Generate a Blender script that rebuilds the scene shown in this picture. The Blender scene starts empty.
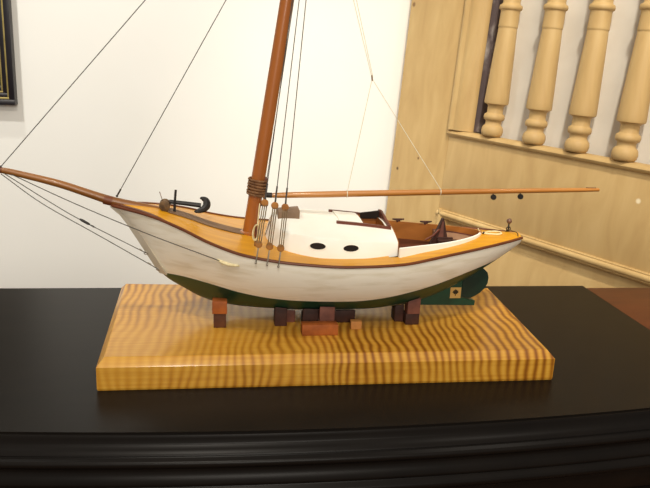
import bpy, bmesh, math, random
from mathutils import Vector, Matrix
random.seed(7)
C = bpy.context.scene.collection
PI = math.pi

# ------------------------------------------------------------------ materials
def lin(c):
    r = []
    for v in c[:3]:
        v /= 255.0
        r.append(v / 12.92 if v <= .04045 else ((v + .055) / 1.055) ** 2.4)
    return (r[0], r[1], r[2], 1.0)

def newmat(name):
    m = bpy.data.materials.new(name); m.use_nodes = True
    nt = m.node_tree
    return m, nt, nt.nodes['Principled BSDF']

def setp(b, rough=.5, spec=.5, metal=0, coat=0, coat_rough=.1):
    b.inputs['Roughness'].default_value = rough
    b.inputs['Specular IOR Level'].default_value = spec
    b.inputs['Metallic'].default_value = metal
    b.inputs['Coat Weight'].default_value = coat
    b.inputs['Coat Roughness'].default_value = coat_rough

def nd(nt, kind, **kw):
    n = nt.nodes.new(kind)
    for k, v in kw.items():
        setattr(n, k, v)
    return n

def ramp(nt, stops):
    r = nd(nt, 'ShaderNodeValToRGB')
    e = r.color_ramp.elements
    while len(e) < len(stops): e.new(.5)
    for i, (p, c) in enumerate(stops):
        e[i].position = p; e[i].color = lin(c)
    return r

def bump(nt, b, src, strength, dist):
    n = nd(nt, 'ShaderNodeBump')
    n.inputs['Strength'].default_value = strength; n.inputs['Distance'].default_value = dist
    nt.links.new(src, n.inputs['Height']); nt.links.new(n.outputs['Normal'], b.inputs['Normal'])

def mottled(name, c1, c2, scale=20, rough=.5, spec=.5, coat=0, stretch=(1, 1, 1), lo=.3, hi=.7, bmp=0, detail=5, metal=0, coat_rough=.1):
    """Two close tones of one surface mixed by stretched noise: paint, wood, metal, cloth."""
    m, nt, b = newmat(name); setp(b, rough, spec, metal, coat, coat_rough)
    tc = nd(nt, 'ShaderNodeTexCoord'); mp = nd(nt, 'ShaderNodeMapping')
    mp.inputs['Scale'].default_value = stretch
    no = nd(nt, 'ShaderNodeTexNoise'); no.inputs['Scale'].default_value = scale; no.inputs['Detail'].default_value = detail
    r = ramp(nt, [(lo, c1), (hi, c2)])
    nt.links.new(tc.outputs['Object'], mp.inputs['Vector']); nt.links.new(mp.outputs['Vector'], no.inputs['Vector'])
    nt.links.new(no.outputs['Fac'], r.inputs['Fac']); nt.links.new(r.outputs['Color'], b.inputs['Base Color'])
    if bmp: bump(nt, b, no.outputs['Fac'], bmp, .001)
    return m

def curly_maple():
    m, nt, b = newmat('curly_maple'); setp(b, .42, .25, 0, .40, .15)
    tc = nd(nt, 'ShaderNodeTexCoord')
    # gentle wandering of the ripple figure
    n1 = nd(nt, 'ShaderNodeTexNoise'); n1.inputs['Scale'].default_value = 7; n1.inputs['Detail'].default_value = 2
    nt.links.new(tc.outputs['Object'], n1.inputs['Vector'])
    sub = nd(nt, 'ShaderNodeVectorMath', operation='SUBTRACT'); sub.inputs[1].default_value = (.5, .5, .5)
    nt.links.new(n1.outputs['Color'], sub.inputs[0])
    sc = nd(nt, 'ShaderNodeVectorMath', operation='MULTIPLY'); sc.inputs[1].default_value = (.045, .03, .02)
    nt.links.new(sub.outputs[0], sc.inputs[0])
    add = nd(nt, 'ShaderNodeVectorMath', operation='ADD')
    nt.links.new(tc.outputs['Object'], add.inputs[0]); nt.links.new(sc.outputs[0], add.inputs[1])
    mp = nd(nt, 'ShaderNodeMapping'); mp.inputs['Rotation'].default_value = (0, 0, .08)
    nt.links.new(add.outputs[0], mp.inputs['Vector'])
    w = nd(nt, 'ShaderNodeTexWave', wave_type='BANDS', bands_direction='X')
    w.inputs['Scale'].default_value = 27; w.inputs['Distortion'].default_value = 2.2
    w.inputs['Detail'].default_value = 2; w.inputs['Detail Scale'].default_value = .55
    nt.links.new(mp.outputs['Vector'], w.inputs['Vector'])
    # patches where the figure fades
    n2 = nd(nt, 'ShaderNodeTexNoise'); n2.inputs['Scale'].default_value = 5; n2.inputs['Detail'].default_value = 3
    nt.links.new(tc.outputs['Object'], n2.inputs['Vector'])
    mr = nd(nt, 'ShaderNodeMapRange'); mr.inputs['From Min'].default_value = .3; mr.inputs['From Max'].default_value = .65
    mr.inputs['To Min'].default_value = .22; mr.inputs['To Max'].default_value = 1
    nt.links.new(n2.outputs['Fac'], mr.inputs['Value'])
    mul = nd(nt, 'ShaderNodeMath', operation='MULTIPLY')
    nt.links.new(w.outputs['Fac'], mul.inputs[0]); nt.links.new(mr.outputs['Result'], mul.inputs[1])
    r = ramp(nt, [(.0, (206, 154, 58)), (.4, (192, 136, 42)), (1, (134, 80, 16))])
    nt.links.new(mul.outputs[0], r.inputs['Fac'])
    # long grain lines
    mp2 = nd(nt, 'ShaderNodeMapping'); mp2.inputs['Scale'].default_value = (4, 120, 120)
    n3 = nd(nt, 'ShaderNodeTexNoise'); n3.inputs['Scale'].default_value = 2; n3.inputs['Detail'].default_value = 4
    nt.links.new(tc.outputs['Object'], mp2.inputs['Vector']); nt.links.new(mp2.outputs['Vector'], n3.inputs['Vector'])
    r3 = ramp(nt, [(.35, (225, 205, 180)), (.6, (255, 255, 255))])
    nt.links.new(n3.outputs['Fac'], r3.inputs['Fac'])
    mx = nd(nt, 'ShaderNodeMix', data_type='RGBA', blend_type='MULTIPLY'); mx.inputs[0].default_value = .45
    nt.links.new(r.outputs['Color'], mx.inputs[6]); nt.links.new(r3.outputs['Color'], mx.inputs[7])
    nt.links.new(mx.outputs[2], b.inputs['Base Color'])
    return m

def pine(name, knots=()):
    m, nt, b = newmat(name); setp(b, .55, .35)
    tc = nd(nt, 'ShaderNodeTexCoord'); mp = nd(nt, 'ShaderNodeMapping'); mp.inputs['Scale'].default_value = (5, 5, 1.3)
    n = nd(nt, 'ShaderNodeTexNoise'); n.inputs['Scale'].default_value = 5; n.inputs['Detail'].default_value = 6; n.inputs['Distortion'].default_value = .6
    nt.links.new(tc.outputs['Object'], mp.inputs['Vector']); nt.links.new(mp.outputs['Vector'], n.inputs['Vector'])
    r = ramp(nt, [(.25, (186, 153, 100)), (.5, (196, 164, 110)), (.75, (205, 175, 121))])
    nt.links.new(n.outputs['Fac'], r.inputs['Fac'])
    out = r.outputs['Color']
    for (k, rad, col) in knots:
        d = nd(nt, 'ShaderNodeVectorMath', operation='DISTANCE'); d.inputs[1].default_value = k
        nt.links.new(tc.outputs['Object'], d.inputs[0])
        mr = nd(nt, 'ShaderNodeMapRange'); mr.inputs['From Min'].default_value = rad * .45; mr.inputs['From Max'].default_value = rad
        mr.inputs['To Min'].default_value = .85; mr.inputs['To Max'].default_value = 0
        nt.links.new(d.outputs['Value'], mr.inputs['Value'])
        mx = nd(nt, 'ShaderNodeMix', data_type='RGBA'); mx.inputs[7].default_value = lin(col)
        nt.links.new(mr.outputs['Result'], mx.inputs[0]); nt.links.new(out, mx.inputs[6])
        out = mx.outputs[2]
    nt.links.new(out, b.inputs['Base Color'])
    return m

M = {}
M['wall'] = mottled('white_wall_paint', (240, 239, 233), (243, 242, 237), 3, .9, .2)
M['floor'] = mottled('floor_wood', (96, 62, 36), (120, 80, 48), 6, .5, .4, 0, (1, 8, 1))
M['maple'] = curly_maple()
M['black'] = mottled('black_satin_paint', (19, 16, 14), (24, 20, 17), 14, .32, .10, 0, (1, 3, 1), bmp=.02)
M['brown_top'] = mottled('red_brown_wood', (72, 34, 14), (92, 46, 20), 8, .45, .4, 0, (1, 6, 6))
M['pine'] = pine('pale_pine')
M['board_white'] = mottled('white_painted_board', (222, 216, 204), (232, 228, 218), 12, .8, .2)
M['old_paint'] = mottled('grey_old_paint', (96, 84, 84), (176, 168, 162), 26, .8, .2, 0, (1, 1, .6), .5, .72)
M['gold'] = mottled('dull_gold_leaf', (150, 132, 74), (176, 158, 96), 40, .45, .5, 0, metal=.3)
M['black_frame'] = mottled('black_frame_paint', (22, 18, 24), (30, 26, 32), 30, .35, .5)
M['picture'] = mottled('dark_picture', (60, 54, 40), (92, 82, 58), 12, .5, .4)
M['white'] = mottled('worn_white_hull_paint', (220, 210, 186), (241, 235, 219), 16, .5, .4, 0, (1, 1, 7), .28, .52, .06)
M['cabin_white'] = mottled('cream_white_cabin_paint', (240, 236, 222), (247, 244, 234), 22, .5, .35, bmp=.04)
M['stem_white'] = mottled('grey_white_stem_paint', (196, 188, 170), (216, 208, 190), 30, .5, .4)
M['green'] = mottled('dark_green_bottom_paint', (3, 54, 38), (8, 68, 48), 24, .35, .5, bmp=.03)
M['green_dark'] = mottled('darker_green_rudder_paint', (8, 34, 26), (14, 46, 34), 24, .4, .4)
M['deck'] = mottled('amber_varnished_deck', (202, 136, 12), (220, 158, 22), 12, .4, .4, .1, (1, 14, 1))
M['king'] = mottled('weathered_plank', (104, 76, 50), (132, 100, 70), 30, .6, .3, 0, (1, 6, 1))
M['spar'] = mottled('orange_varnished_spar', (136, 72, 18), (162, 92, 28), 22, .35, .5, .3, (1, 1, .15))
M['spar_x'] = mottled('honey_varnished_boom', (154, 96, 34), (186, 124, 52), 22, .35, .5, .3, (.15, 1, 1))
M['sprit'] = mottled('bowsprit_varnish', (108, 64, 20), (146, 92, 36), 22, .4, .5, .2, (.15, 1, 1))
M['rail'] = mottled('dark_rail_wood', (84, 40, 16), (112, 58, 24), 40, .45, .4, 0, (.2, 1, 1))
M['mahogany'] = mottled('mahogany_trim', (82, 36, 22), (110, 54, 34), 40, .45, .4, 0, (.3, 1, 1))
M['lining'] = mottled('orange_brown_lining', (136, 80, 30), (170, 106, 44), 30, .45, .4, 0, (.3, 1, 1))
M['seat'] = mottled('grey_brown_seat', (136, 100, 74), (160, 124, 96), 40, .6, .3)
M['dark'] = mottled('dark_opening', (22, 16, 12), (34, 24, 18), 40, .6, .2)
M['iron'] = mottled('black_iron', (24, 22, 22), (42, 38, 36), 60, .5, .5, metal=.3)
M['wire'] = mottled('dark_wire', (44, 38, 34), (66, 58, 50), 90, .5, .4)
M['steel'] = mottled('dull_steel', (120, 112, 100), (160, 152, 138), 80, .35, .5, metal=.7)
M['cord'] = mottled('cream_cord', (204, 186, 136), (236, 222, 180), 200, .85, .1)
M['cord_pale'] = mottled('pale_cord', (206, 200, 176), (224, 218, 196), 200, .85, .1)
M['lash'] = mottled('brown_lashing', (92, 62, 40), (136, 100, 68), 200, .8, .2)
M['lanyard'] = mottled('grey_brown_lanyard', (96, 78, 56), (140, 118, 84), 200, .8, .2)
M['deadeye'] = mottled('tan_deadeye_wood', (150, 94, 42), (186, 126, 62), 80, .5, .3)
M['winch'] = mottled('tarnished_winch', (44, 30, 18), (120, 90, 52), 120, .5, .4, bmp=.3)
M['grey_wood'] = mottled('grey_brown_hatch_wood', (112, 90, 70), (140, 114, 90), 40, .6, .3)
M['badge'] = mottled('yellowed_badge', (186, 146, 78), (206, 168, 98), 60, .6, .3)
M['ink'] = mottled('dark_badge_ink', (40, 34, 20), (56, 46, 28), 60, .6, .2)
M['ball'] = mottled('bronze_ball', (84, 58, 46), (112, 80, 62), 60, .4, .5)
M['blk_orange'] = mottled('orange_brown_block', (128, 66, 26), (168, 92, 38), 60, .6, .3, bmp=.1)
M['blk_brown'] = mottled('brown_block', (70, 40, 24), (100, 60, 36), 60, .6, .3, bmp=.1)
M['blk_purple'] = mottled('purplish_brown_block', (92, 54, 44), (120, 74, 60), 60, .6, .3, bmp=.1)
M['blk_dark'] = mottled('dark_brown_block', (48, 26, 20), (72, 42, 32), 60, .6, .3, bmp=.1)
M['blk_tan'] = mottled('tan_block', (164, 108, 54), (188, 130, 70), 60, .6, .3, bmp=.1)

# ------------------------------------------------------------------ mesh helpers
class MB:
    """Collects shapes in a bmesh, in world (or local) coordinates."""
    def __init__(s): s.bm = bmesh.new()
    def grid(s, rows, close_u=False, close_v=False):
        R = [[s.bm.verts.new(p) for p in r] for r in rows]
        n, m = len(R), len(R[0])
        for i in range(n if close_u else n - 1):
            for j in range(m if close_v else m - 1):
                q = [R[i][j], R[i][(j + 1) % m], R[(i + 1) % n][(j + 1) % m], R[(i + 1) % n][j]]
                try: s.bm.faces.new(q)
                except ValueError: pass
        return R
    def cap(s, ring):
        try: s.bm.faces.new(ring)
        except ValueError: pass
    def box(s, lo, hi, bev=0, jit=0):
        vs = []
        for z in (lo[2], hi[2]):
            for (x, y) in ((lo[0], lo[1]), (hi[0], lo[1]), (hi[0], hi[1]), (lo[0], hi[1])):
                vs.append(s.bm.verts.new((x + random.uniform(-jit, jit), y + random.uniform(-jit, jit), z)))
        return s._hexa(vs, bev)
    def _hexa(s, vs, bev=0):
        fs = [s.bm.faces.new([vs[i] for i in f]) for f in ((3, 2, 1, 0), (4, 5, 6, 7), (0, 1, 5, 4), (1, 2, 6, 5), (2, 3, 7, 6), (3, 0, 4, 7))]
        if bev:
            es = list({e for f in fs for e in f.edges})
            bmesh.ops.bevel(s.bm, geom=es, offset=bev, segments=2, affect='EDGES', profile=.5)
        return s
    def hexa(s, pts, bev=0): return s._hexa([s.bm.verts.new(p) for p in pts], bev)
    def prism(s, poly, axis, a, b, bev=0):
        """poly: 2D points; axis 0/1/2 is the extrusion axis from a to b."""
        def P(p, t):
            return {0: (t, p[0], p[1]), 1: (p[0], t, p[1]), 2: (p[0], p[1], t)}[axis]
        A = [s.bm.verts.new(P(p, a)) for p in poly]; B = [s.bm.verts.new(P(p, b)) for p in poly]
        fs = [s.bm.faces.new(A), s.bm.faces.new(B[::-1])]
        n = len(poly)
        for i in range(n): fs.append(s.bm.faces.new([A[i], B[i], B[(i + 1) % n], A[(i + 1) % n]]))
        if bev:
            es = list({e for f in fs[:2] for e in f.edges})
            bmesh.ops.bevel(s.bm, geom=es, offset=bev, segments=2, affect='EDGES')
        return s
    def tube(s, pts, r, n=8, cap=True, close=False, flat=1.0):
        pts = [Vector(p) for p in pts]; k = len(pts)
        rr = r if isinstance(r, (list, tuple)) else [r] * k
        rows = []; up = None
        for i, p in enumerate(pts):
            if close: t = pts[(i + 1) % k] - pts[i - 1]
            else: t = pts[min(i + 1, k - 1)] - pts[max(i - 1, 0)]
            t.normalize()
            if up is None:
                up = Vector((0, 0, 1)) if abs(t.z) < .9 else Vector((0, 1, 0))
            a = t.cross(up).normalized(); b = a.cross(t).normalized(); up = b
            rows.append([p + (a * math.cos(2 * PI * j / n) + b * math.sin(2 * PI * j / n) * flat) * rr[i] for j in range(n)])
        R = s.grid(rows, close_u=close, close_v=True)
        if cap and not close: s.cap(R[0][::-1]); s.cap(R[-1])
        return s
    def lathe(s, prof, org=(0, 0, 0), n=24, axis='Z', half=False):
        rows = []
        for (r, z) in prof:
            row = []
            for j in range(n):
                a = 2 * PI * j / n
                q = {'Z': (r * math.cos(a), r * math.sin(a), z), 'Y': (r * math.cos(a), z, r * math.sin(a)), 'X': (z, r * math.cos(a), r * math.sin(a))}[axis]
                row.append((q[0] + org[0], q[1] + org[1], q[2] + org[2]))
            rows.append(row)
        R = s.grid(rows, close_v=True); s.cap(R[0][::-1]); s.cap(R[-1])
        return s
    def ball(s, c, r, sc=(1, 1, 1), n=14):
        rows = [(max(math.sin(PI * i / (n // 2)), .02) * r, -math.cos(PI * i / (n // 2)) * r) for i in range(n // 2 + 1)]
        st = len(s.bm.verts)
        s.lathe(rows, (0, 0, 0), n)
        s.bm.verts.ensure_lookup_table()
        for v in s.bm.verts[st:]:
            v.co = Vector((v.co.x * sc[0] + c[0], v.co.y * sc[1] + c[1], v.co.z * sc[2] + c[2]))
        return s
    def build(s, name, mat, parent=None, org=None, sharp=40, weld=1e-6, solid=0):
        bmesh.ops.remove_doubles(s.bm, verts=s.bm.verts, dist=weld)
        bmesh.ops.recalc_face_normals(s.bm, faces=s.bm.faces)
        if org is None:
            org = parent['_org'] if parent is not None and '_org' in parent.keys() else (0, 0, 0)
        org = Vector(org)
        for v in s.bm.verts: v.co -= org
        me = bpy.data.meshes.new(name); s.bm.to_mesh(me); s.bm.free()
        me.polygons.foreach_set('use_smooth', [True] * len(me.polygons))
        me.set_sharp_from_angle(angle=math.radians(sharp))
        me.materials.append(M[mat] if isinstance(mat, str) else mat)
        o = bpy.data.objects.new(name, me); C.objects.link(o)
        o['_org'] = tuple(org)
        if parent is not None: o.parent = parent
        else: o.location = org
        if solid:
            md = o.modifiers.new('thickness', 'SOLIDIFY'); md.thickness = solid; md.offset = -1
        return o

def tag(o, label, cat, group=None):
    o['label'] = label; o['category'] = cat
    if group: o['group'] = group
    return o

def empty(name, loc, label, cat, group=None):
    o = bpy.data.objects.new(name, None); C.objects.link(o); o.location = loc
    o.empty_display_size = .05
    o['_org'] = tuple(loc)
    return tag(o, label, cat, group)

def structure(o):
    o['kind'] = 'structure'; return o

def pchip(xs, ys):
    n = len(xs); h = [xs[i + 1] - xs[i] for i in range(n - 1)]; d = [(ys[i + 1] - ys[i]) / h[i] for i in range(n - 1)]
    m = [0] * n; m[0] = d[0]; m[-1] = d[-1]
    for i in range(1, n - 1):
        if d[i - 1] * d[i] > 0:
            a = 2 * h[i] + h[i - 1]; b = h[i] + 2 * h[i - 1]; m[i] = (a + b) / (a / d[i - 1] + b / d[i])
    def f(x):
        if x <= xs[0]: return ys[0]
        if x >= xs[-1]: return ys[-1]
        i = max(k for k in range(n - 1) if xs[k] <= x)
        t = (x - xs[i]) / h[i]
        return ((1 + 2 * t) * (1 - t) ** 2 * ys[i] + t * (1 - t) ** 2 * h[i] * m[i] + t * t * (3 - 2 * t) * ys[i + 1] + t * t * (t - 1) * h[i] * m[i + 1])
    return f

def lerp(a, b, t): return tuple(a[i] + (b[i] - a[i]) * t for i in range(len(a)))

def curve(pts, n=6):
    """Catmull-Rom through 3D points."""
    P = [Vector(p) for p in pts]; P = [P[0] * 2 - P[1]] + P + [P[-1] * 2 - P[-2]]
    out = []
    for i in range(1, len(P) - 2):
        for k in range(n):
            t = k / n; a, b, c, d = P[i - 1:i + 3]
            out.append(.5 * ((2 * b) + (c - a) * t + (2 * a - 5 * b + 4 * c - d) * t * t + (3 * b - a - 3 * c + d) * t ** 3))
    out.append(P[-2]); return out

# ------------------------------------------------------------------ room
FZ = -.86; WY = 1.25
b = MB(); b.box((-4, WY, FZ), (4, WY + .1, 3.2)); structure(b.build('wall_back', 'wall'))
b = MB(); b.box((-4, -3.6, FZ - .06), (4, WY, FZ)); structure(b.build('floor', 'floor'))
b = MB(); b.box((-4, WY - .015, FZ), (4, WY, FZ + .11), .003); structure(b.build('baseboard_back', 'wall'))

# ------------------------------------------------------------------ picture frame on the wall
pf = empty('picture_frame', (-.83, WY, .24), 'black picture frame with thin gold bands hanging on the white wall', 'picture frame')
x0, x1, z0, z1 = -1.13, -.686, .236, .86
def ring_frame(w0, w1, depth, name, mat, parent, back=0.0):
    b = MB()
    for (a, c) in (((x0 + w0, z0 + w0), (x1 - w0, z0 + w1)), ((x0 + w0, z1 - w1), (x1 - w0, z1 - w0)), ((x0 + w0, z0 + w1), (x0 + w1, z1 - w1)), ((x1 - w1, z0 + w1), (x1 - w0, z1 - w1))):
        b.box((a[0], WY - depth, a[1]), (c[0], WY - back, c[1]), .0012)
    return b.build(name, mat, parent)
fr = ring_frame(0, .0145, .030, 'outer_frame', 'black_frame', pf)
ring_frame(.0145, .0200, .024, 'gold_band', 'gold', pf)
ring_frame(.0200, .031, .021, 'inner_frame', 'black_frame', pf)
ring_frame(.031, .036, .018, 'gold_band', 'gold', pf)
ring_frame(.036, .05, .015, 'slip_frame', 'black_frame', pf)
b = MB(); b.box((x0 + .05, WY - .01, z0 + .05), (x1 - .05, WY - .004, z1 - .05)); b.build('picture', 'picture', pf)

# ------------------------------------------------------------------ black dresser
dr = empty('black_dresser', (0, .15, FZ), 'black painted dresser with beaded front edge under the wooden base of the boat', 'dresser')
DXL, DXR, DYB = -1.0, .556, .396
def front(x): return -.1115 + .135 * (x + .02) ** 2
NX = 48
xs = [DXL + (DXR - DXL) * i / NX for i in range(NX + 1)]
b = MB()
poly = [(x, front(x) + .003) for x in xs] + [(DXR, DYB), (DXL, DYB)]
b.prism(poly, 2, -.026, 0, .0012)
b.build('dresser_top', 'black', dr)
prof = [(-.006, -.0015), (0, -.0025), (.0015, -.006), (.0015, -.0115), (.003, -.0135), (.0065, -.0165), (.0105, -.0195), (.0115, -.0215), (.0095, -.0232), (.0105, -.0248),
        (.0145, -.0262), (.0168, -.0292), (.0165, -.0325), (.013, -.0365), (.0085, -.039), (.0075, -.042), (.011, -.049), (.0145, -.0555), (.0142, -.0585), (.0125, -.0605), (.0135, -.0625),
        (.0175, -.0645), (.0195, -.068), (.0185, -.072), (.014, -.0765), (.009, -.0785), (.008, -.084), (.004, -.11), (-.006, -.12), (-.03, -.12), (-.03, -.0015)]
b = MB()
rows = [[(x, front(x) - d, z) for (d, z) in prof] for x in xs]
R = b.grid(rows, close_v=True); b.cap(R[0][::-1]); b.cap(R[-1])
b.build('beaded_moulding', 'black', dr, sharp=50)
b = MB()
poly = [(x, front(x) + .014) for x in xs] + [(DXR - .012, DYB - .004), (DXL + .012, DYB - .004)]
b.prism(poly, 2, FZ + .07, -.02)
b.build('carcass', 'black', dr)
for k in range(3):
    zt = -.14 - k * .215
    xa, xb = DXL + .06, DXR - .06
    b = MB(); sub = [xa + (xb - xa) * i / 24 for i in range(25)]
    poly = [(x, front(x) + .002) for x in sub] + [(x, front(x) + .016) for x in sub[::-1]]
    b.prism(poly, 2, zt - .2, zt)
    d = b.build('drawer', 'black', dr)
    for kx in (xa + .3, xb - .3):
        b = MB(); b.lathe([(.008, 0), (.008, -.012), (.015, -.018), (.016, -.026), (.008, -.031)], (kx, front(kx) + .003, zt - .1), 16, 'Y'); b.build('knob', 'black', d)
for (fx, fy) in ((DXL + .06, -.0), (DXR - .06, -.04), (DXL + .06, DYB - .06), (DXR - .06, DYB - .06)):
    b = MB(); b.lathe([(.022, FZ), (.03, FZ + .03), (.026, FZ + .05), (.034, FZ + .071)], (fx, fy, 0), 16); b.build('foot', 'black', dr)

# ------------------------------------------------------------------ brown table beside the dresser
bt = empty('brown_table', (.63, .24, FZ), 'reddish brown wooden table standing against the black dresser end', 'table')
b = MB(); b.box((.5570, .06, -.028), (.702, .386, -.001), .002); b.build('table_top', 'brown_top', bt)
b = MB(); b.box((.566, .075, -.1), (.69, .372, -.028)); b.build('apron', 'brown_top', bt)
for (lx, ly) in ((.578, .087), (.678, .087), (.578, .36), (.678, .36)):
    b = MB(); b.hexa([(lx - .009, ly - .009, FZ), (lx + .009, ly - .009, FZ), (lx + .009, ly + .009, FZ), (lx - .009, ly + .009, FZ),
                      (lx - .012, ly - .012, -.1), (lx + .012, ly - .012, -.1), (lx + .012, ly + .012, -.1), (lx - .012, ly + .012, -.1)], .002); b.build('leg', 'brown_top', bt)

# ------------------------------------------------------------------ pine spindle panel leaning behind
A = Vector((.35656, 1.2, .01081))
U = Vector((-.44557844, .89514359, .01333431)); V = Vector((.05301488, .01151504, .99852733)); N = Vector((.89367179, .44562917, -.05258679))
HB0 = (FZ - A.z) / V.z + .003           # the foot of the panel, on the floor
HT = 1.02; WR = 1.30
M['pine_frame'] = pine('pale_pine_frame', [((.027, 0, .085 - HB0), .006, (60, 38, 20)), ((.109, 0, .128 - HB0), .005, (110, 76, 44)), ((.012, 0, .542 - HB0), .008, (120, 82, 44)), ((.782, 0, .148 - HB0), .007, (238, 224, 190))])
pr = empty('spindle_panel', A + V * HB0, 'tall pale pine panel with a row of turned spindles, behind the dresser', 'wooden panel')
pr['_org'] = (0, 0, 0)
mat = Matrix((-U, N, V)).transposed().to_4x4(); mat.translation = A + V * HB0
pr.matrix_world = mat
def H(h): return h - HB0
b = MB(); b.box((0, 0, 0), (.215, .04, H(HT)), .0015); b.build('stile', 'pine_frame', pr)
b = MB(); b.box((1.085, 0, 0), (WR, .04, H(HT)), .0015); b.build('stile', 'pine_frame', pr)
b = MB(); b.box((.2155, 0, H(.007)), (1.0845, .04, H(.207)), .0012); b.build('middle_rail', 'pine_frame', pr)
b = MB(); b.box((.2155, 0, H(.86)), (1.0845, .04, H(HT)), .0012); b.build('top_rail', 'pine_frame', pr)
b = MB(); b.box((.2155, 0, 0), (1.0845, .04, .2), .0012); b.build('bottom_rail', 'pine_frame', pr)
# lower raised panel and its moulding
b = MB(); b.box((.2155, .014, .2), (1.0845, .03, H(.007)))
lo, hi = (.27, .265), (1.03, H(-.06))
b.hexa([(lo[0] - .02, .015, lo[1] - .02), (hi[0] + .02, .015, lo[1] - .02), (hi[0] + .02, .015, hi[1] + .02), (lo[0] - .02, .015, hi[1] + .02),
        (lo[0], .006, lo[1]), (hi[0], .006, lo[1]), (hi[0], .006, hi[1]), (lo[0], .006, hi[1])])
b.build('lower_panel', 'pine_frame', pr)
def mould(p0, p1, prof, name):
    """prof (across, y) swept along p0-p1 (in w,h); across is to the left of the direction"""
    b = MB(); d = Vector((p1[0] - p0[0], p1[1] - p0[1])).normalized(); n = Vector((-d.y, d.x))
    rows = []
    for p in (p0, p1): rows.append([(p[0] + n.x * a, y, p[1] + n.y * a) for (a, y) in prof])
    R = b.grid(rows, close_v=True); b.cap(R[0]); b.cap(R[-1][::-1])
    return b.build(name, 'pine_frame', pr, sharp=50)
lowp = [(0, .0132), (0, -.0005), (.0015, -.0045), (.0030, -.005), (.0042, -.0035), (.0050, -.0060), (.009, -.0095), (.014, -.0095), (.018, -.006), (.0195, -.003), (.0205, -.004), (.0235, -.002), (.0265, .004), (.0275, .0135)]
mould((1.0845, H(.008)), (.2155, H(.008)), lowp, 'panel_moulding')
mould((.2155, H(.008)), (.2155, .2), lowp, 'panel_moulding')
mould((1.0845, .2), (1.0845, H(.008)), lowp, 'panel_moulding')
# mouldings round the spindle opening
beadp = [(0, .02), (0, -.003), (.003, -.009), (.008, -.0115), (.0135, -.009), (.0165, -.003), (.0175, .02)]
mould((.2165, H(.2065)), (1.0835, H(.2065)), beadp, 'sill_bead')
jamb = [(.0012, .035), (.0012, .002), (.0025, -.010), (.006, -.0165), (.012, -.018), (.018, -.0165), (.021, -.013), (.024, -.0125), (.030, -.014), (.038, -.0125), (.047, -.007), (.053, -.001), (.055, .004), (.0575, .005), (.0615, .011), (.0645, .020), (.0645, .035)]
mould((.2165, H(.86)), (.2165, H(.2245)), jamb, 'jamb_moulding')
mould((1.0835, H(.2245)), (1.0835, H(.86)), jamb, 'jamb_moulding')
mould((1.018, H(.86)), (.282, H(.86)), jamb, 'head_moulding')
# turned spindles: half-round fronts on flat slats
spin = [(.010, .2245), (.0215, .2245), (.0255, .229), (.027, .2375), (.0255, .2465), (.0215, .2515), (.0195, .2535), (.0195, .2615), (.0205, .2635), (.0245, .2655), (.0262, .2715), (.0245, .2785), (.0205, .281),
        (.0195, .283), (.0195, .299), (.022, .302), (.029, .305), (.0298, .309), (.0292, .325), (.0255, .42), (.0225, .484), (.0222, .486), (.0235, .4875), (.0235, .4905), (.0232, .494), (.0228, .522), (.0232, .5265), (.0265, .5285), (.0278, .533), (.0265, .5385), (.022, .541), (.0205, .545)]
top = [(r, .224 + .86 - z) for (r, z) in spin[::-1] if r > .011]
mid = []
for (r, z) in ((.0205, .552), (.0245, .556), (.0245, .562), (.0215, .566), (.0215, .575), (.0225, .578)):
    mid.append((r, z))
sp = spin + [p for p in mid if p[1] < top[0][1] - .001] + [(r, z) for (r, z) in top if z > .58] + [(.01, .8595)]
CW = [.358, .489, .609, .728, .847, .966]
b = MB(); b.lathe([(r, H(z)) for (r, z) in sp], (0, .004, 0), 28)
s0 = b.build('spindle', 'pine', pr, sharp=50)
s0.location = (CW[0], 0, 0)
for w in CW[1:]:
    c = s0.copy(); C.objects.link(c); c.parent = pr; c.location = (w, 0, 0)
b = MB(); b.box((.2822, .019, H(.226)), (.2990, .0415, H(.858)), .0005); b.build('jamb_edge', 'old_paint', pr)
b = MB(); b.box((.2165, .042, H(.195)), (1.0835, .050, H(.87))); b.build('backing_board', 'board_white', pr)

# ------------------------------------------------------------------ maple display base
YC = .16; PT = .0415
b = MB()
bot = [(-.3025, .001), (.300, -.0015), (.313, .274), (-.307, .304)]
def inset(poly, d, dy=None):
    dy = d if dy is None else dy
    cx = sum(p[0] for p in poly) / 4; cy = sum(p[1] for p in poly) / 4
    return [(p[0] + (d if p[0] < cx else -d), p[1] + (dy if p[1] < cy else -dy)) for p in poly]
l0 = [(p[0], p[1], .0012) for p in inset(bot, .001)]
l1 = [(p[0], p[1], .003) for p in bot]; l2 = [(p[0], p[1], .0315) for p in bot]
l2b = [(p[0], p[1], .0330) for p in inset(bot, .0012)]
l3 = [(p[0], p[1], .0410) for p in inset(bot, .0080, .0090)]; l4 = [(p[0], p[1], PT) for p in inset(bot, .0092, .0102)]
R = b.grid([l0, l1, l2, l2b, l3, l4], close_v=True); b.cap(R[0][::-1]); b.cap(R[-1])
for v in b.bm.verts: v.co.z -= .0012 if v.co.z < .002 else 0
tag(b.build('display_base', 'maple', org=(0, .15, 0), sharp=14), 'thick golden curly maple base board with chamfered edges under the model boat', 'base board')

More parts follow.
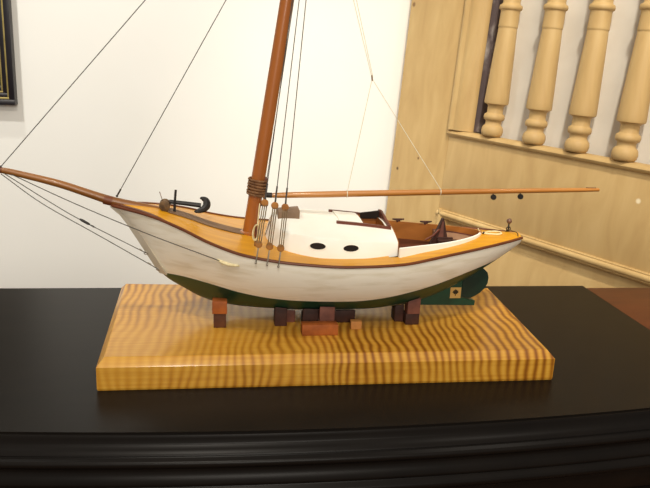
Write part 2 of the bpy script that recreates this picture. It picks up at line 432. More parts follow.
# ------------------------------------------------------------------ hull lines
hb = pchip([-.2995, -.28, -.25, -.21, -.168, -.12, -.06, 0, .05, .09, .115, .155, .2, .25, .285, .305],
           [.003, .016, .034, .058, .083, .104, .116, .119, .117, .111, .104, .088, .069, .045, .024, .010])
zs = pchip([-.305, -.2446, -.2026, -.1626, -.1234, -.0838, -.0437, .0171, .0886, .1349, .1863, .2423, .305],
           [.203, .196, .185, .171, .161, .1555, .152, .149, .150, .1535, .157, .1605, .163])
zk = pchip([-.2995, -.2865, -.27, -.2475, -.2310, -.2, -.178, -.155, -.11, -.03, .06, .11, .15, .19, .23, .27, .305],
           [.2, .1890, .164, .1265, .1015, .0800, .0675, .0595, .0535, .0510, .0525, .058, .066, .082, .104, .129, .152])
pw = pchip([-.3, -.2, -.1, 0, .1, .2, .3], [1.15, 1.35, 1.6, 1.75, 1.8, 1.8, 1.8])
zw = pchip([-.2345, -.204, -.183, -.162, -.12, -.08, -.0375, .027, .0645, .1095, .147, .183, .207, .24, .275],
           [.1058, .1070, .1063, .1042, .0966, .0912, .0892, .0892, .0930, .1010, .1075, .1158, .1215, .1275, .1335])
def tw(x):
    f = min(1, max(0, (zw(x) - zk(x)) / (zs(x) - zk(x))))
    return 2 / PI * math.acos(min(1, max(0, (1 - f)) ** (pw(x) / 2)))
def hp(x, t, s=-1, off=0):
    a, c = zk(x), zs(x); p = pw(x); th = t * PI / 2
    yy = math.sin(th) ** (2 / p) if t > 0 else 0
    zz = 1 - max(math.cos(th), 0) ** (2 / p)
    return (x, YC + s * (hb(x) * yy + off), a + (c - a) * zz)
def hull_z(x, y):
    d = abs(y - YC); lo, hi = 0, 1
    for _ in range(40):
        m = (lo + hi) / 2
        if abs(hp(x, m)[1] - YC) < d: lo = m
        else: hi = m
    return hp(x, lo)[2]
boat = empty('model_sailboat', (0, YC, PT), 'wooden model sailing yacht with white hull, green bottom and orange deck on the maple base', 'model boat')
XB, XE = -.2990, .300
ST = [XB + (XE - XB) * (1 - math.cos(PI * (i / 90) ** .9)) / 2 for i in range(91)]
ST[-1] = XE
b = MB()
for s in (-1, 1):
    rows = []
    for x in ST:
        t0 = tw(x) if -.2340 < x < .275 else 0
        rows.append([hp(x, t0 + (1 - t0) * j / 18, s) for j in range(19)])
    b.grid(rows)
b.build('topsides', 'white', boat, sharp=60)
b = MB(); SB = [-.2339 + (.2749 + .2339) * i / 90 for i in range(91)]
for s in (-1, 1):
    b.grid([[hp(x, tw(x) * j / 14, s, .0002 * j / 14) for j in range(15)] for x in SB])
b.build('bottom', 'green', boat, sharp=60)
# transom
b = MB(); a = [hp(XE, j / 12, -1) for j in range(13)]; c = [hp(XE, j / 12, 1) for j in range(12, 0, -1)]
b.cap([b.bm.verts.new((p[0] + .0003, p[1], p[2])) for p in a + c]); b.build('transom', 'white', boat)
# stem post along the raked bow
b = MB(); sp_x = [-.2992, -.295, -.2865, -.278, -.27, -.2585, -.2475, -.240, -.2342]
rows = []
for x in sp_x:
    z = zk(x) if x > -.2992 else .2005
    rows.append([(x - .0016, YC - .0032, z - .001), (x - .0016, YC + .0032, z - .001), (x + .010, YC + .0045 + hb(x + .01) * .30, z + .0005), (x + .010, YC - .0045 - hb(x + .01) * .30, z + .0005)])
R = b.grid(rows, close_v=True); b.cap(R[0]); b.cap(R[-1][::-1]); b.build('stem', 'stem_white', boat, sharp=30)
# deck with an opening for the cockpit and the companionway
CKX = .092
yin = pchip([CKX, .12, .16, .19, .215, .23, .238], [.082, .071, .056, .042, .026, .012, 0])
def deck_z(x, y):
    h = hb(x); return zs(x) - .0004 + .0045 * (1 - min(1, (abs(y - YC) / h) ** 2))
b = MB()
SD = [-.297 + (.2995 + .297) * i / 110 for i in range(111)] + [.0785, .079]
SD.sort()
for s in (-1, 1):
    rows = []
    for x in SD:
        yi = 0 if x < .0788 else (.082 if x < CKX else yin(x) if x < .238 else 0)
        rows.append([(x, YC + s * (hb(x) * .995 + (yi - hb(x) * .995) * j / 10), deck_z(x, YC + hb(x) + (yi - hb(x)) * j / 10)) for j in range(11)])
    b.grid(rows)
b.build('deck', 'deck', boat, sharp=60)
for s in (-1, 1):
    b = MB(); b.tube([(x, YC + s * (hb(x) + .0006), zs(x) - .0002) for x in ST[1:]], .0021, 8); b.build('rub_rail', 'rail', boat)
b = MB(); xs_ = [-.222 + i * .0105 for i in range(11)]
rows = [[(x, YC - .0145, deck_z(x, YC) + .0004), (x, YC - .0145, deck_z(x, YC) + .0012), (x, YC + .0145, deck_z(x, YC) + .0012), (x, YC + .0145, deck_z(x, YC) + .0004)] for x in xs_]
R = b.grid(rows, close_v=True); b.cap(R[0]); b.cap(R[-1][::-1]); b.build('king_plank', 'king', boat, sharp=30)
# bowsprit, drooping a little, its heel running onto the foredeck
sx = [-.445, -.4415, -.404, -.366, -.327, -.2985, -.262, -.232]
sz = pchip(sx, [.2478, .2474, .2394, .2298, .2168, .2075, .1995, .1945])
sr = pchip(sx, [.0030, .0038, .0046, .0052, .0056, .0062, .0066, .0052])
b = MB(); px = [-.445 + (.213) * i / 30 for i in range(31)]
b.tube([(x, YC, sz(x)) for x in px], [sr(x) for x in px], 14)
bs = b.build('bowsprit', 'sprit', boat)
b = MB(); b.tube([(-.4465, YC, sz(-.4465)), (-.439, YC, sz(-.439))], .0041, 12); b.build('end_cap', 'rail', bs)
b = MB(); b.tube([(-.309, YC, sz(-.309) - .001), (-.298, YC, sz(-.298) - .0005)], .0068, 12); b.build('stem_band', 'rail', bs)
# bow knees: dark wood cheeks on both sides of the heel
for s in (-1, 1):
    b = MB(); kx = [-.2965 + i * .0105 for i in range(8)]
    rows = []
    for x in kx:
        o_ = YC + s * (hb(x) - .0002); i_ = YC + s * max(hb(x) - .006, 0); z = zs(x)
        rows.append([(x, o_, z - .001), (x, o_, z + .003 * (1 - ((x + .2965) / .0735) ** 3 * .9)), (x, i_, z + .0035 * (1 - ((x + .2965) / .0735) ** 3 * .9)), (x, i_, z)])
    R = b.grid(rows, close_v=True); b.cap(R[0]); b.cap(R[-1][::-1]); b.build('bow_rail', 'rail', boat, sharp=30)

# ------------------------------------------------------------------ skeg and rudder
b = MB()
sk = [(.105, .056), (.15, .0535), (.2395, .0515), (.2400, .0588), (.2325, .0615), (.2165, .064), (.2165, .097), (.19, .085), (.15, .068)]
b.prism(sk, 1, YC - .006, YC + .006, .001); skeg = b.build('skeg', 'green', boat, sharp=30)
b = MB(); b.box((.1985, YC - .0066, .0640), (.2155, YC - .0058, .0812)); bd = b.build('badge', 'badge', skeg)
bd['label'] = 'small yellowed square badge with a dark leaf mark'
b = MB()
lf = [(0, .0068), (.0012, .0045), (.0028, .0052), (.0026, .0032), (.0052, .0034), (.0040, .0014), (.0056, .0002), (.0028, -.0014), (.0030, -.0028), (.0006, -.0022), (.0006, -.0062), (-.0006, -.0062), (-.0006, -.0022), (-.0030, -.0028), (-.0028, -.0014), (-.0056, .0002), (-.0040, .0014), (-.0052, .0034), (-.0026, .0032), (-.0028, .0052), (-.0012, .0045)]
b.prism([(.2068 + x * .9, .0730 + z * .9) for (x, z) in lf], 1, YC - .0069, YC - .0065); b.build('leaf_mark', 'ink', bd)
rd = [(.2172, .065), (.2325, .0625), (.240, .066), (.2475, .0715), (.2545, .0785), (.2585, .087), (.259, .096), (.2565, .104), (.2505, .1095), (.243, .112), (.232, .1125), (.2172, .108)]
b = MB(); b.prism(rd, 1, YC - .0038, YC + .0038, .001); b.build('rudder', 'green_dark', boat, sharp=30)

# ------------------------------------------------------------------ cabin
cx0, cx1 = -.0865, .093
chw = pchip([-.0865, -.085, -.079, -.069, -.054, -.040, -.014, .038, .093], [.002, .022, .044, .060, .073, .081, .0880, .0865, .072])
ctop = pchip([-.0865, -.042, -.0125, .038, .093], [.1815, .1805, .1785, .1745, .1695])
def croof(x, y): 
    h = chw(x) * .955; return ctop(x) + .0135 * (1 - min(1, (abs(y - YC) / max(h, .001)) ** 2)) * min(1, h / .05)
SC = [cx0 + (cx1 - cx0) * (i / 60) ** 1.8 for i in range(61)]
def shx(x): return x + .007 * max(0, 1 - (x - cx0) / .05)
b = MB()
hx0, hx1, hy = .050, .0835, .031      # companionway opening
SCr = sorted([x for x in SC if abs(x - hx0) > .002 and abs(x - hx1) > .002] + [hx0, hx1])
NY = 24
for s in (-1, 1):
    rows = []
    for x in SCr:
        h = chw(x) * .955; row = [(x, YC + s * chw(x), deck_z(x, YC + chw(x)) - .002), (x + (shx(x) - x) * .9, YC + s * (h + .0012), ctop(x) - .0022)]
        if h > hy + .004: ys = [h - (h - hy) * j / 8 for j in range(9)] + [hy * (1 - j / 6) for j in range(1, 7)]
        else: ys = [h * (1 - j / 14) for j in range(15)]
        row += [(shx(x), YC + s * y, croof(x, YC + y)) for y in ys]
        rows.append(row)
    R = [[b.bm.verts.new(p) for p in r] for r in rows]
    for i in range(len(R) - 1):
        xm = (SCr[i] + SCr[i + 1]) / 2
        for j in range(len(R[0]) - 1):
            if hx0 < xm < hx1 and j >= 10: continue
            b.bm.faces.new([R[i][j], R[i][j + 1], R[i + 1][j + 1], R[i + 1][j]])
cab = b.build('cabin', 'cabin_white', boat, sharp=38)
b = MB(); ring = []
for s, seq in ((-1, range(0, 13)), (1, range(12, -1, -1))):
    for k in seq:
        y = chw(cx1) * .955 * (1 - k / 12)
        if k == 12 and s == 1: continue
        ring.append((cx1 + .0004, YC + s * y, croof(cx1, YC + y)))
ring += [(cx1 + .0004, YC + chw(cx1), .14), (cx1 + .0004, YC - chw(cx1), .14)]
b.cap([b.bm.verts.new(p) for p in ring]); b.build('bulkhead', 'lining', cab, solid=.001)
for s in (-1, 1):
    for k, (px_, f) in enumerate(((-.0218, .66), (.0238, .66))):
        x = px_
        zb = deck_z(x, YC + chw(x)) - .002; zt = ctop(x) - .0022
        y = YC + s * (chw(x) + (chw(x) * .955 + .0012 - chw(x)) * f); z = zb + (zt - zb) * f
        slope = (chw(x + .01) - chw(x - .01)) / .02
        tx = Vector((1, s * slope, 0)).normalized(); tz = Vector((0, -s * .13, 1)).normalized(); nn = tx.cross(tz) * (1 if s < 0 else -1)
        if nn.y * s < 0: nn = -nn
        def ell(ra, rb, d, n=28): return [Vector((x, y, z)) + tx * (math.cos(2 * PI * i / n) * ra) + tz * (math.sin(2 * PI * i / n) * rb) + nn * d for i in range(n)]
        b = MB(); R = b.grid([ell(.0116, .0054, -.001), ell(.0116, .0054, .0002), ell(.0111, .0049, .0005), ell(.0106, .0045, .0002), ell(.0104, .0044, -.001)], close_v=True)
        rim = b.build('porthole', 'cabin_white', cab)
        b = MB(); R = b.grid([ell(.0107, .0046, -.001), ell(.0107, .0046, .0002)], close_v=True); b.cap(R[1]); b.cap(R[0])
        g = b.build('porthole_glass', 'dark', cab, sharp=30)
# companionway: lining, rails, sliding hatch, drop board
b = MB()
zl = .150
for (p, q) in (((hx0, -hy), (hx1, -hy)), ((hx1, -hy), (hx1, hy)), ((hx1, hy), (hx0, hy)), ((hx0, hy), (hx0, -hy))):
    n = 8
    b.grid([[(p[0] + (q[0] - p[0]) * i / n, YC + p[1] + (q[1] - p[1]) * i / n, zl), (p[0] + (q[0] - p[0]) * i / n, YC + p[1] + (q[1] - p[1]) * i / n, croof(p[0] + (q[0] - p[0]) * i / n, YC + p[1] + (q[1] - p[1]) * i / n) + .0004)] for i in range(n + 1)])
b.build('companionway_lining', 'lining', cab)
b = MB(); b.box((hx0, YC - hy, zl - .001), (hx1, YC + hy, zl)); b.build('companionway_floor', 'dark', cab)
for s in (-1, 1):
    b = MB(); rows = []
    for i in range(9):
        x = .011 + (.090 - .011) * i / 8; y = YC + s * .0355
        z = croof(min(x, .092), y)
        rows.append([(x, y - .0024, z - .001), (x, y - .0024, z + .0035), (x, y + .0024, z + .0035), (x, y + .0024, z - .001)])
    R = b.grid(rows, close_v=True); b.cap(R[0]); b.cap(R[-1][::-1]); b.build('hatch_rail', 'mahogany', cab, sharp=30)
b = MB(); rows = []
for i in range(7):
    x = .016 + (.050 - .016) * i / 6
    rows.append([(x, YC - .0325, croof(x, YC - .0325) + .0002), (x, YC - .0325, croof(x, YC - .0325) + .0026), (x, YC - .012, croof(x, YC - .012) + .0026), (x, YC + .012, croof(x, YC + .012) + .0026), (x, YC + .0325, croof(x, YC + .0325) + .0026), (x, YC + .0325, croof(x, YC + .0325) + .0002)])
R = b.grid(rows, close_v=True); b.cap(R[0]); b.cap(R[-1][::-1]); b.build('sliding_hatch', 'cabin_white', cab, sharp=30)
b = MB(); b.prism([(YC - .034, .176), (YC + .036, .176), (YC + .036, .1925), (YC + .022, .1940), (YC - .034, .1845)], 0, .0865, .0905, .0006); b.build('drop_board', 'mahogany', cab, sharp=30)
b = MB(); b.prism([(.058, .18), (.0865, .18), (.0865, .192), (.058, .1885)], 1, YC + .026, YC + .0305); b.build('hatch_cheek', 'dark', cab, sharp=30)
# fore hatch block on the cabin roof
b = MB(); b.hexa([(-.071, .134, .190), (-.041, .130, .1905), (-.041, .158, .192), (-.071, .158, .1925), (-.070, .1345, .2005), (-.0405, .1305, .2035), (-.0405, .158, .2045), (-.070, .158, .2017)], .0008)
b.build('fore_hatch', 'grey_wood', cab, sharp=30)

# ------------------------------------------------------------------ cockpit
pts = [CKX - .0003 + (.238 - CKX + .0003) * (1 - (1 - i / 30) ** 1.8) for i in range(31)]
outline = [(x, -yin(x)) for x in pts] + [(x, yin(x)) for x in pts[-2::-1]]
def offs(k, d):
    p = outline[max(k - 1, 0)]; q = outline[min(k + 1, len(outline) - 1)]
    t = Vector((q[0] - p[0], q[1] - p[1])).normalized(); n = Vector((t.y, -t.x))
    return (outline[k][0] + n.x * d, YC + outline[k][1] + n.y * d)
ztop_c = pchip([.09, .15, .238], [.1655, .1655, .1685])
b = MB(); rows = []
for k, (x, y) in enumerate(outline):
    o_ = offs(k, .0028); i_ = offs(k, -.0004); zt = ztop_c(x); zb = deck_z(x, YC + y) - .001
    rows.append([(o_[0], o_[1], zb), (o_[0], o_[1], zt - .001), ((o_[0] + i_[0]) / 2, (o_[1] + i_[1]) / 2, zt), (i_[0], i_[1], zt - .001), (i_[0], i_[1], zb)])
R = b.grid(rows, close_v=True); b.cap(R[0]); b.cap(R[-1][::-1]); b.build('coaming', 'cabin_white', boat, sharp=50)
b = MB(); rows = []
for k, (x, y) in enumerate(outline):
    i_ = offs(k, -.0006); far = y > -.004; o_ = offs(k, .0030 if far else -.0005); zt = ztop_c(x) + (.0006 if far else -.0012)
    rows.append([(i_[0], i_[1], .138), (i_[0], i_[1], zt), (o_[0], o_[1], zt), (o_[0], o_[1], zt - .002)])
b.grid(rows); b.build('cockpit_lining', 'lining', boat, sharp=60)
b = MB(); ring = [offs(k, -.0006) for k in range(len(outline))]
b.cap([b.bm.verts.new((p[0], p[1], .1385)) for p in ring]); b.build('cockpit_floor', 'mahogany', boat, solid=.0005)
b = MB(); sub = [k for k in range(len(outline)) if outline[k][0] > .178]
pl = [offs(k, -.0010) for k in sub]
b.prism(pl, 2, .150, .1585, .0006); b.build('aft_seat', 'seat', boat, sharp=30)
b = MB(); b.tube([(p[0], p[1], .1592) for p in [offs(k, -.0022) for k in sub]], .0011, 6); b.build('seat_rim', 'mahogany', boat)
# helm: slatted wedge with tiller
b = MB()
b.prism([(.1525, .139), (.186, .139), (.1845, .158), (.1765, .190), (.1738, .1895), (.1665, .170)], 1, .148, .156, .0007); hl = b.build('steering_box', 'blk_dark', boat, sharp=30)
b = MB(); b.prism([(.168, .158), (.1772, .158), (.1755, .186), (.1735, .186)], 1, .1462, .1478, .0004); b.build('side_board', 'blk_purple', hl)
b = MB()
b.box((.163, .128, .1595), (.192, .1325, .163), .0006); b.box((.1655, .138, .1610), (.189, .1425, .1640), .0006)
b.build('helm_slat', 'blk_dark', hl)
b = MB(); b.tube([(.172, .15, .175), (.160, .143, .166), (.147, .139, .160)], [.0016, .0015, .0012], 8); b.build('tiller', 'mahogany', hl)
for (cxx, cy) in ((.1285, .2405), (.1690, .2245)):
    z0_ = ztop_c(cxx)
    cy = YC + yin(cxx) + .0012
    b = MB(); b.box((cxx - .003, cy - .0018, z0_ - .0006), (cxx + .003, cy + .0018, z0_ + .0030), .0005)
    b.tube([(cxx - .0095, cy, z0_ + .0042), (cxx - .004, cy, z0_ + .0036), (cxx + .004, cy, z0_ + .0036), (cxx + .0095, cy, z0_ + .0042)], [.0011, .0018, .0018, .0011], 8)
    b.build('cleat', 'blk_dark', boat)

# ------------------------------------------------------------------ aft deck fittings
zd = lambda x, y: deck_z(x, y)
b = MB(); lp = []
for i in range(28):
    a = 2 * PI * i / 28
    x = .2575 + .0135 * math.cos(a); y = YC - .001 + .008 * math.sin(a) * (1 + .5 * math.cos(a)); lp.append((x, y, zd(x, y) + .0012))
b.tube(lp, .0014, 6, close=True); b.tube([(.2445, .159, .1657), (.236, .159, .1700), (.2345, .16, .1735)], .0007, 6)
b.build('rope_loop', 'cord', boat)
b = MB(); b.ball((.244, .159, zd(.244, .159) + .0014), .0022); b.build('deck_eye', 'iron', boat)
sx_, sy_ = .2878, .171
b = MB(); b.tube([(sx_, sy_, zd(sx_, sy_) - .0005), (sx_, sy_, .1800)], .0012, 8)
b.tube([(sx_ + .0032 * math.cos(a), sy_, .1700 + .0032 * math.sin(a)) for a in [2 * PI * i / 16 for i in range(16)]], .0008, 6, close=True)
sl = b.build('stern_post', 'iron', boat)
b = MB(); b.ball((sx_, sy_, .1822), .0042, n=18); b.build('ball_cap', 'ball', sl)
b = MB(); b.tube(curve([(.2945, .147, .1625), (.2930, .149, .1690), (.2885, .158, .1700), (.2850, .168, .1690), (.284, .171, .1640)]), .0007, 6); b.build('traveller_wire', 'iron', boat)

# ------------------------------------------------------------------ foredeck: winch and anchor
wz = deck_z(-.226, YC)
b = MB(); b.lathe([(.0040, -.009), (.0072, -.0085), (.0075, -.0065), (.0048, -.005), (.0044, 0), (.0048, .005), (.0075, .0065), (.0072, .0085), (.0040, .009)], (-.2270, .156, wz + .0078), 14, 'Y')
b.box((-.231, .150, wz - .001), (-.222, .163, wz + .005), .0006)
b.box((-.2335, .157, wz), (-.230, .162, wz + .0125), .0006)
wn = b.build('winch', 'winch', boat)
b = MB(); b.tube([(-.2285, .152, wz + .006), (-.2295, .152, wz + .014), (-.2335, .152, wz + .027)], .0005, 5); b.build('winch_wire', 'lash', wn)
ya = .165
b = MB(); b.tube([(-.2220, ya, .2068), (-.2192, ya, .2062), (-.198, ya, .2040), (-.1775, ya, .2015)], [.0026, .0030, .0031, .0034], 8); an = b.build('anchor', 'iron', boat)
b = MB(); b.tube([(-.2124, ya, .2235), (-.2136, ya - .003, .2060), (-.2143, ya - .006, .1895)], [.0017, .0017, .0021], 8); b.build('stock', 'iron', an)
b = MB(); arm = curve([(-.1750, ya + .005, .2105), (-.1705, ya + .003, .2080), (-.1695, ya, .2020), (-.1740, ya - .003, .1970), (-.1820, ya - .006, .1945)])
b.tube(arm, [.0022 + .0022 * math.sin(PI * i / (len(arm) - 1)) + .001 for i in range(len(arm))], 8); b.build('arms', 'iron', an)
b = MB()
for (c, s) in (((-.1752, ya + .005, .2110), 1), ((-.1828, ya - .006, .1942), -1)): b.ball(c, .0042, (1, .8, .55))
b.build('fluke', 'iron', an)

# ------------------------------------------------------------------ spars
def mx(z): return -.1082 + (z - .166) * .1345
b = MB(); mz = [.160, .2, .3, .5, .7, .82, .84]
b.tube([(mx(z), YC, z) for z in mz], [.0102, .0100, .0096, .0088, .0080, .0070, .004], 20)
mast = b.build('mast', 'spar', boat)
b = MB(); b.lathe([(.0102, deck_z(-.108, YC)), (.0150, deck_z(-.108, YC)), (.0150, deck_z(-.108, YC) + .003), (.0125, deck_z(-.108, YC) + .0045), (.0102, deck_z(-.108, YC) + .0045)], (mx(.168), YC, 0), 20); b.build('mast_collar', 'spar', mast)
b = MB()
for k in range(6):
    zc = .2205 + k * .0041; r = .0122 + random.uniform(-.0004, .0005); tlt = random.uniform(-.06, .06)
    b.tube([(mx(zc) + r * math.cos(a), YC + r * math.sin(a), zc + r * (math.cos(a) * (-.13 + tlt) + math.sin(a) * .03)) for a in [2 * PI * i / 24 for i in range(24)]], .0018, 6, close=True)
b.tube(curve([(mx(.222) + .011, YC - .006, .2215), (mx(.218) + .0115, YC - .008, .2150), (mx(.21) + .0125, YC - .006, .2090)]), .0014, 6)
b.build('rope_lashing', 'lash', mast)
b = MB(); b.box((mx(.238) + .0085, YC - .004, .2330), (mx(.238) + .0135, YC + .003, .2450), .0008); b.build('mast_block', 'mahogany', mast)
b = MB(); b.tube([(mx(.2205) + .009, YC, .2195), (-.078, YC, .2188)], .0038, 10); b.box((mx(.207) + .008, YC - .003, .2035), (mx(.207) + .0195, YC + .003, .2080), .0006); b.build('gooseneck', 'iron', mast)
bx = pchip([-.082, -.07, .0, .06, .25, .40, .421], [.2185, .2190, .2215, .2238, .2302, .2348, .2354])
br = pchip([-.082, -.076, -.03, .0, .1, .25, .40, .421], [.0028, .0036, .0044, .0046, .0045, .0038, .0030, .0026])
b = MB(); px = [-.082 + .503 * i / 50 for i in range(51)]
b.tube([(x, YC, bx(x)) for x in px], [br(x) for x in px], 14)
boom = b.build('boom', 'spar_x', boat)
b = MB(); b.tube([(.4, YC, bx(.4) + .0032), (.416, YC, bx(.416) + .0028)], .0010, 6); b.build('boom_end_pin', 'lash', boom)
for x in (.2535, .2960):
    z = bx(x) - br(x)
    b = MB(); b.tube([(x - .001, YC, z + .0006), (x - .001, YC, z - .003)], .0009, 6)
    b.lathe([(.0014, -.0024), (.0038, -.0024), (.0042, -.0012), (.0034, 0), (.0042, .0012), (.0038, .0024), (.0014, .0024)], (x, YC, z - .0052), 14, 'Y'); b.build('pulley', 'iron', boom)
# ------------------------------------------------------------------ standing rigging
hounds = (mx(.735) + .004, YC - .004, .735)
for k, (cp, ldz) in enumerate((((-.1058, hb(-.1058), .1515), 0), ((-.0915, hb(-.0915), .1488), 0), ((-.0770, hb(-.0770), .1475), 0))):
    P0 = Vector((cp[0], YC - cp[1] - .0028, zs(cp[0]) - .0058)); P1 = Vector(hounds); P1.x += .004 * (k - 1)
    K = Vector((cp[0] + .001, YC - cp[1] - .0026, zs(cp[0]) + .001))
    d = (P1 - K).normalized(); d = Vector((d.x * 1.08, d.y, d.z)).normalized()
    L0 = K + d * .0175; L1 = K + d * (.0705 if k else .0715); T = L1 + (P1 - L1).normalized() * .6
    b = MB(); b.tube([L1 + d * .003, P1], .00058, 6); b.tube([L1 + (P1 - L1) * .004, L1 + (P1 - L1) * .048], .00115, 6)
    sh = b.build('shroud', 'wire', boat)
    for nm, c in (('deadeye', L0), ('deadeye', L1)):
        b = MB(); b.lathe([(.001, -.0022), (.0040, -.0022), (.0048, -.0012), (.0042, 0), (.0048, .0012), (.0040, .0022), (.001, .0022)], tuple(c), 16, 'Y'); b.build(nm, 'deadeye', sh)
    b = MB()
    for o_ in (-.0026, 0, .0026): b.tube([L0 + Vector((o_, -.0024, .002)), L1 + Vector((o_, -.0024, -.002))], .0007, 6)
    b.build('lanyard', 'lanyard', sh)
    b = MB(); b.tube([L0 + Vector((0, 0, -.003)), K, P0], .0009, 6); b.ball(tuple(P0), .0016); b.build('chain_plate', 'steel', sh)
b = MB(); b.tube([(mx(.242) + .0120, YC - .004, .2440), (mx(.76) + .006, YC - .002, .76)], .00055, 6); b.build('halyard', 'wire', boat)
b = MB(); b.tube([(-.4405, YC, .2515), (mx(.714) - .006, YC, .714)], .00062, 6); b.ball((-.4405, YC, .2520), .0016); b.build('forestay', 'wire', boat)
fs0 = Vector((-.2915, YC, .2145)); fs1 = Vector((mx(.652) - .007, YC, .652))
b = MB(); b.tube([fs0, fs1], .00062, 6); b.tube([fs0 + (fs1 - fs0) * .004, fs0 + (fs1 - fs0) * .022], .0013, 6); b.ball(tuple(fs0), .0017); b.build('jib_stay', 'wire', boat)
def line(name, pts, r=.0006, m='wire', n=6):
    b = MB(); b.tube(pts, r, n); return b.build(name, m, boat)
stA = Vector((-.2535, YC - .006, .1345)); tipA = Vector((-.4365, YC - .002, .2435))
st = line('bobstay', curve([tipA, tipA + (stA - tipA) * .33 + Vector((0, 0, -.0045)), tipA + (stA - tipA) * .56 + Vector((0, 0, -.0050)), stA]))
c = tipA + (stA - tipA) * .555 + Vector((0, 0, -.0046)); d = (stA - tipA).normalized()
b = MB(); b.tube([c - d * .008, c - d * .005, c + d * .005, c + d * .008], [.0009, .0019, .0019, .0009], 8); b.tube([c + d * .012 + Vector((0, .0022 * math.cos(a), 0)) + d * .0030 * math.sin(a) for a in [2 * PI * i / 12 for i in range(12)]], .0006, 5, close=True)
b.build('turnbuckle', 'iron', st)
b = MB(); b.tube([stA - d * .011, stA - d * .006], .0011, 6); b.tube([stA + Vector((.0028 * math.cos(a), 0, .0022 * math.sin(a))) for a in [2 * PI * i / 12 for i in range(12)]], .0006, 5, close=True); b.build('eye_ring', 'steel', st)
stB = Vector((-.2365, YC - .008, .1110)); tipB = Vector((-.4405, YC - .001, .2425))
st = line('bobstay', curve([tipB, tipB + (stB - tipB) * .25 + Vector((0, 0, -.0068)), tipB + (stB - tipB) * .6 + Vector((0, 0, -.0035)), stB]))
d = (stB - tipB).normalized()
b = MB(); b.tube([stB - d * .018, stB - d * .012], .0011, 6); b.tube([stB + Vector((.0032 * math.cos(a), 0, .0016 * math.sin(a))) for a in [2 * PI * i / 12 for i in range(12)]], .0006, 5, close=True); b.build('eye_ring', 'steel', st)
def side(x, z):
    lo, hi = 0, 1
    for _ in range(40):
        m = (lo + hi) / 2
        if hp(x, m)[2] < z: lo = m
        else: hi = m
    return Vector((x, hp(x, lo)[1] - .0016, z))
sd = side(-.1500, .1475)
tipC = Vector((-.4265, YC - .004, .2425))
st = line('bowsprit_shroud', curve([tipC, tipC + (sd - tipC) * .3 + Vector((0, 0, -.004)), tipC + (sd - tipC) * .65 + Vector((0, -.004, -.003)), sd]))
b = MB(); b.tube([side(-.1555, .1490), side(-.149, .1462), side(-.141, .1442), side(-.134, .1440), side(-.127, .1446)], [.0010, .0019, .0022, .0018, .0012], 8)
b.tube([side(-.149, .1460), side(-.148, .1425)], .0012, 6); b.build('cord_lashing', 'cord', st)
# topping lift bridle
j = Vector((.0570, YC, .3862)); top_ = Vector((mx(.684) + .001, YC, .684))
b = MB(); b.tube([j, top_], .00050, 6); b.tube([j + Vector((.0010, 0, .002)), top_ + Vector((.0075, 0, .005))], .00050, 6)
b.tube([j, (.0303, YC - .003, bx(.03) + .004)], .00050, 6); b.tube([j, (.1700, YC - .003, bx(.17) + .004)], .00050, 6)
tl = b.build('topping_lift', 'cord_pale', boat)
b = MB(); b.tube([j + Vector((-.0008, 0, .005)), j, j + Vector((.0004, 0, -.003))], .0011, 6); b.build('lift_knot', 'lash', tl)
for x in (.0303, .17):
    b = MB(); b.tube([(x, YC + (br(x) + .0005) * math.cos(a), bx(x) + (br(x) + .0005) * math.sin(a)) for a in [2 * PI * i / 16 for i in range(16)]], .0006, 5, close=True); b.build('boom_strop', 'cord_pale', tl)
# rope coil hanging on a pin at the mast foot
b = MB(); cxr, czr, cyr = -.1035, .1800, .1000
for k in range(3):
    b.tube([(cxr + (.0030 + .0007 * k) * math.cos(a) + .004 * (math.sin(a) * .3), cyr - .001 * k, czr + (.0095 + .0008 * k) * math.sin(a)) for a in [2 * PI * i / 20 for i in range(20)]], .0009, 5, close=True)
b.tube([(cxr + .002, cyr, czr + .009), (-.0960, YC - .012, .2090)], .0008, 5)
b.build('rope_coil', 'cord', boat)
b = MB(); b.tube([(-.1035, .1005, .1600), (-.1035, .1005, .1905)], [.0016, .0012], 8); b.build('belaying_pin', 'mahogany', boat)

# ------------------------------------------------------------------ wooden blocks propping the hull
G = 'wooden blocks propping up the model boat'
def block(x0, x1, y0, y1, zb, zt, mat_, label, cap_=9, jit=.0005):
    """zt None: the block reaches the hull above it"""
    b = MB()
    J = lambda: random.uniform(-jit, jit)
    P = [(x + J(), y + J()) for (x, y) in ((x0, y0), (x1, y0), (x1, y1), (x0, y1))]
    T = [zt if zt is not None else min(hull_z(p[0], p[1]), cap_) - .0016 for p in P]
    b.hexa([(p[0], p[1], zb) for p in P] + [(p[0], p[1], t) for p, t in zip(P, T)], .0007)
    return tag(b.build('wooden_block', mat_, org=((x0 + x1) / 2, (y0 + y1) / 2, zb), sharp=30), label, 'block', G)
block(-.1590, -.1418, 0.1010, 0.1210, PT, .0638, 'blk_brown', 'dark brown wooden block standing on the maple base beneath an orange one near the bow')
block(-.1610, -.1405, 0.0960, 0.1140, .0638, None, 'blk_orange', 'orange-brown wooden block stacked on a dark one under the bow', .0840)
block(-.0740, -.0570, 0.1040, 0.1240, PT, None, 'blk_dark', 'dark block with purplish tint standing under the hull below the front of the cabin')
block(-.0555, -.0430, 0.1190, 0.1350, PT, None, 'blk_purple', 'small brown block in shadow just behind the dark one below the front of the cabin')
block(-.0395, .0108, 0.0680, 0.0835, PT, .0572, 'blk_orange', 'wide low orange-brown block lying loose in front of the other blocks amidships')
block(-.0125, .0085, 0.0855, 0.1030, PT, None, 'blk_purple', 'purplish upright block just behind the wide low orange one')
block(-.0345, -.0128, 0.0990, 0.1230, PT, None, 'blk_dark', 'dark brown block in shadow left of the purplish one under the keel amidships')
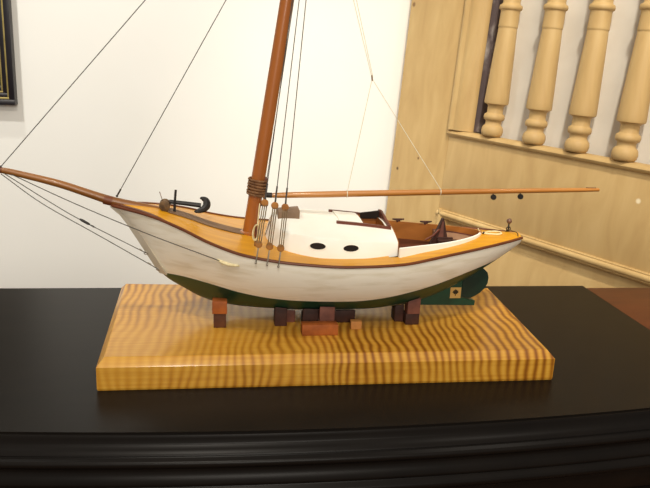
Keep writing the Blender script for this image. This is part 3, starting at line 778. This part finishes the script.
block(.0130, .0440, 0.1150, 0.1370, PT, None, 'blk_dark', 'dark wide block put in as the shade under the keel behind the small tan block')  # dark shape standing in for the shadow below the keel
block(.0330, .0490, 0.0880, 0.0990, PT, .0535, 'blk_tan', 'small light tan block lying under the middle of the hull')
block(.1168, .1365, 0.1030, 0.1180, PT, .0588, 'blk_dark', 'dark brown lower block of the stack under the aft hull')
block(.1172, .1362, 0.1010, 0.1170, .0588, None, 'blk_purple', 'purplish brown upper block of the stack under the aft hull')
block(.1035, .1162, 0.1160, 0.1370, PT, None, 'blk_dark', 'dark block in shadow beside the aft stack, nearer the keel')

# ------------------------------------------------------------------ light
W = bpy.data.worlds.new('World'); bpy.context.scene.world = W; W.use_nodes = True
W.node_tree.nodes['Background'].inputs['Color'].default_value = (1.0, .94, .85, 1)
W.node_tree.nodes['Background'].inputs['Strength'].default_value = .36
def lamp(name, loc, aim, power, size, col=(1, .92, .80), spot=None):
    l = bpy.data.lights.new(name, 'SPOT' if spot else 'AREA')
    if spot: l.spot_size = math.radians(spot); l.spot_blend = .7; l.shadow_soft_size = size
    else: l.shape = 'DISK'; l.size = size
    l.energy = power; l.color = col
    o = bpy.data.objects.new(name, l); C.objects.link(o); o.location = loc
    o.rotation_euler = (Vector(aim) - Vector(loc)).to_track_quat('-Z', 'Y').to_euler()
    return o
lamp('ceiling_spot_front', (-.35, -1.75, 2.15), (0, .2, 0), 23, .20)
lamp('fill_light_front', (-.1, -3.2, 1.35), (0, .2, .1), 48, 1.3, (1, .93, .82))  # soft low fill, added to brighten the hull and the base front
lamp('ceiling_spot_wall', (-1.35, -.2, 2.5), (-.55, 1.25, -.35), 158, .06, (1, .97, .90), 56)
lamp('ceiling_spot_wall_near', (-1.1, .45, 2.6), (-.55, 1.25, -.40), 94, .05, (1, .97, .90), 50)
lamp('ceiling_spot_panel', (.12, -.9, 2.5), (.62, .75, .3), 215, .06, (1, .92, .78), 42)
lamp('ceiling_spot_right', (1.3, -.9, 2.5), (.3, 1.0, .2), 7, .15)

# ------------------------------------------------------------------ camera
F = 716.0
D = Vector((212 - 325, 42 - 244, F)); L = Vector((4700, 33, F))
Yc = D.normalized(); Xc = (L - Yc * L.dot(Yc)).normalized(); Zc = Xc.cross(Yc)
Rw = Matrix((Xc, Yc, Zc))               # rows: world axes in camera coordinates (right, down, forward)
right = Rw @ Vector((1, 0, 0)); down = Rw @ Vector((0, 1, 0)); fwd = Rw @ Vector((0, 0, 1))
cm = Matrix((right, -down, -fwd)).transposed().to_4x4()
cm.translation = Vector((-.16330525, -.83972509, .42503356))
cd = bpy.data.cameras.new('camera'); cam = bpy.data.objects.new('camera', cd); C.objects.link(cam)
cd.sensor_width = 36; cd.lens = F / 650 * 36; cd.clip_start = .02
cam.matrix_world = cm
sc = bpy.context.scene; sc.camera = cam
vs = sc.view_settings
sc.display_settings.display_device = 'sRGB'
vs.view_transform = 'Standard'; vs.look = 'None'; vs.gamma = 1; vs.use_curve_mapping = False; vs.exposure = 0
for o in bpy.data.objects:
    if '_org' in o.keys(): del o['_org']
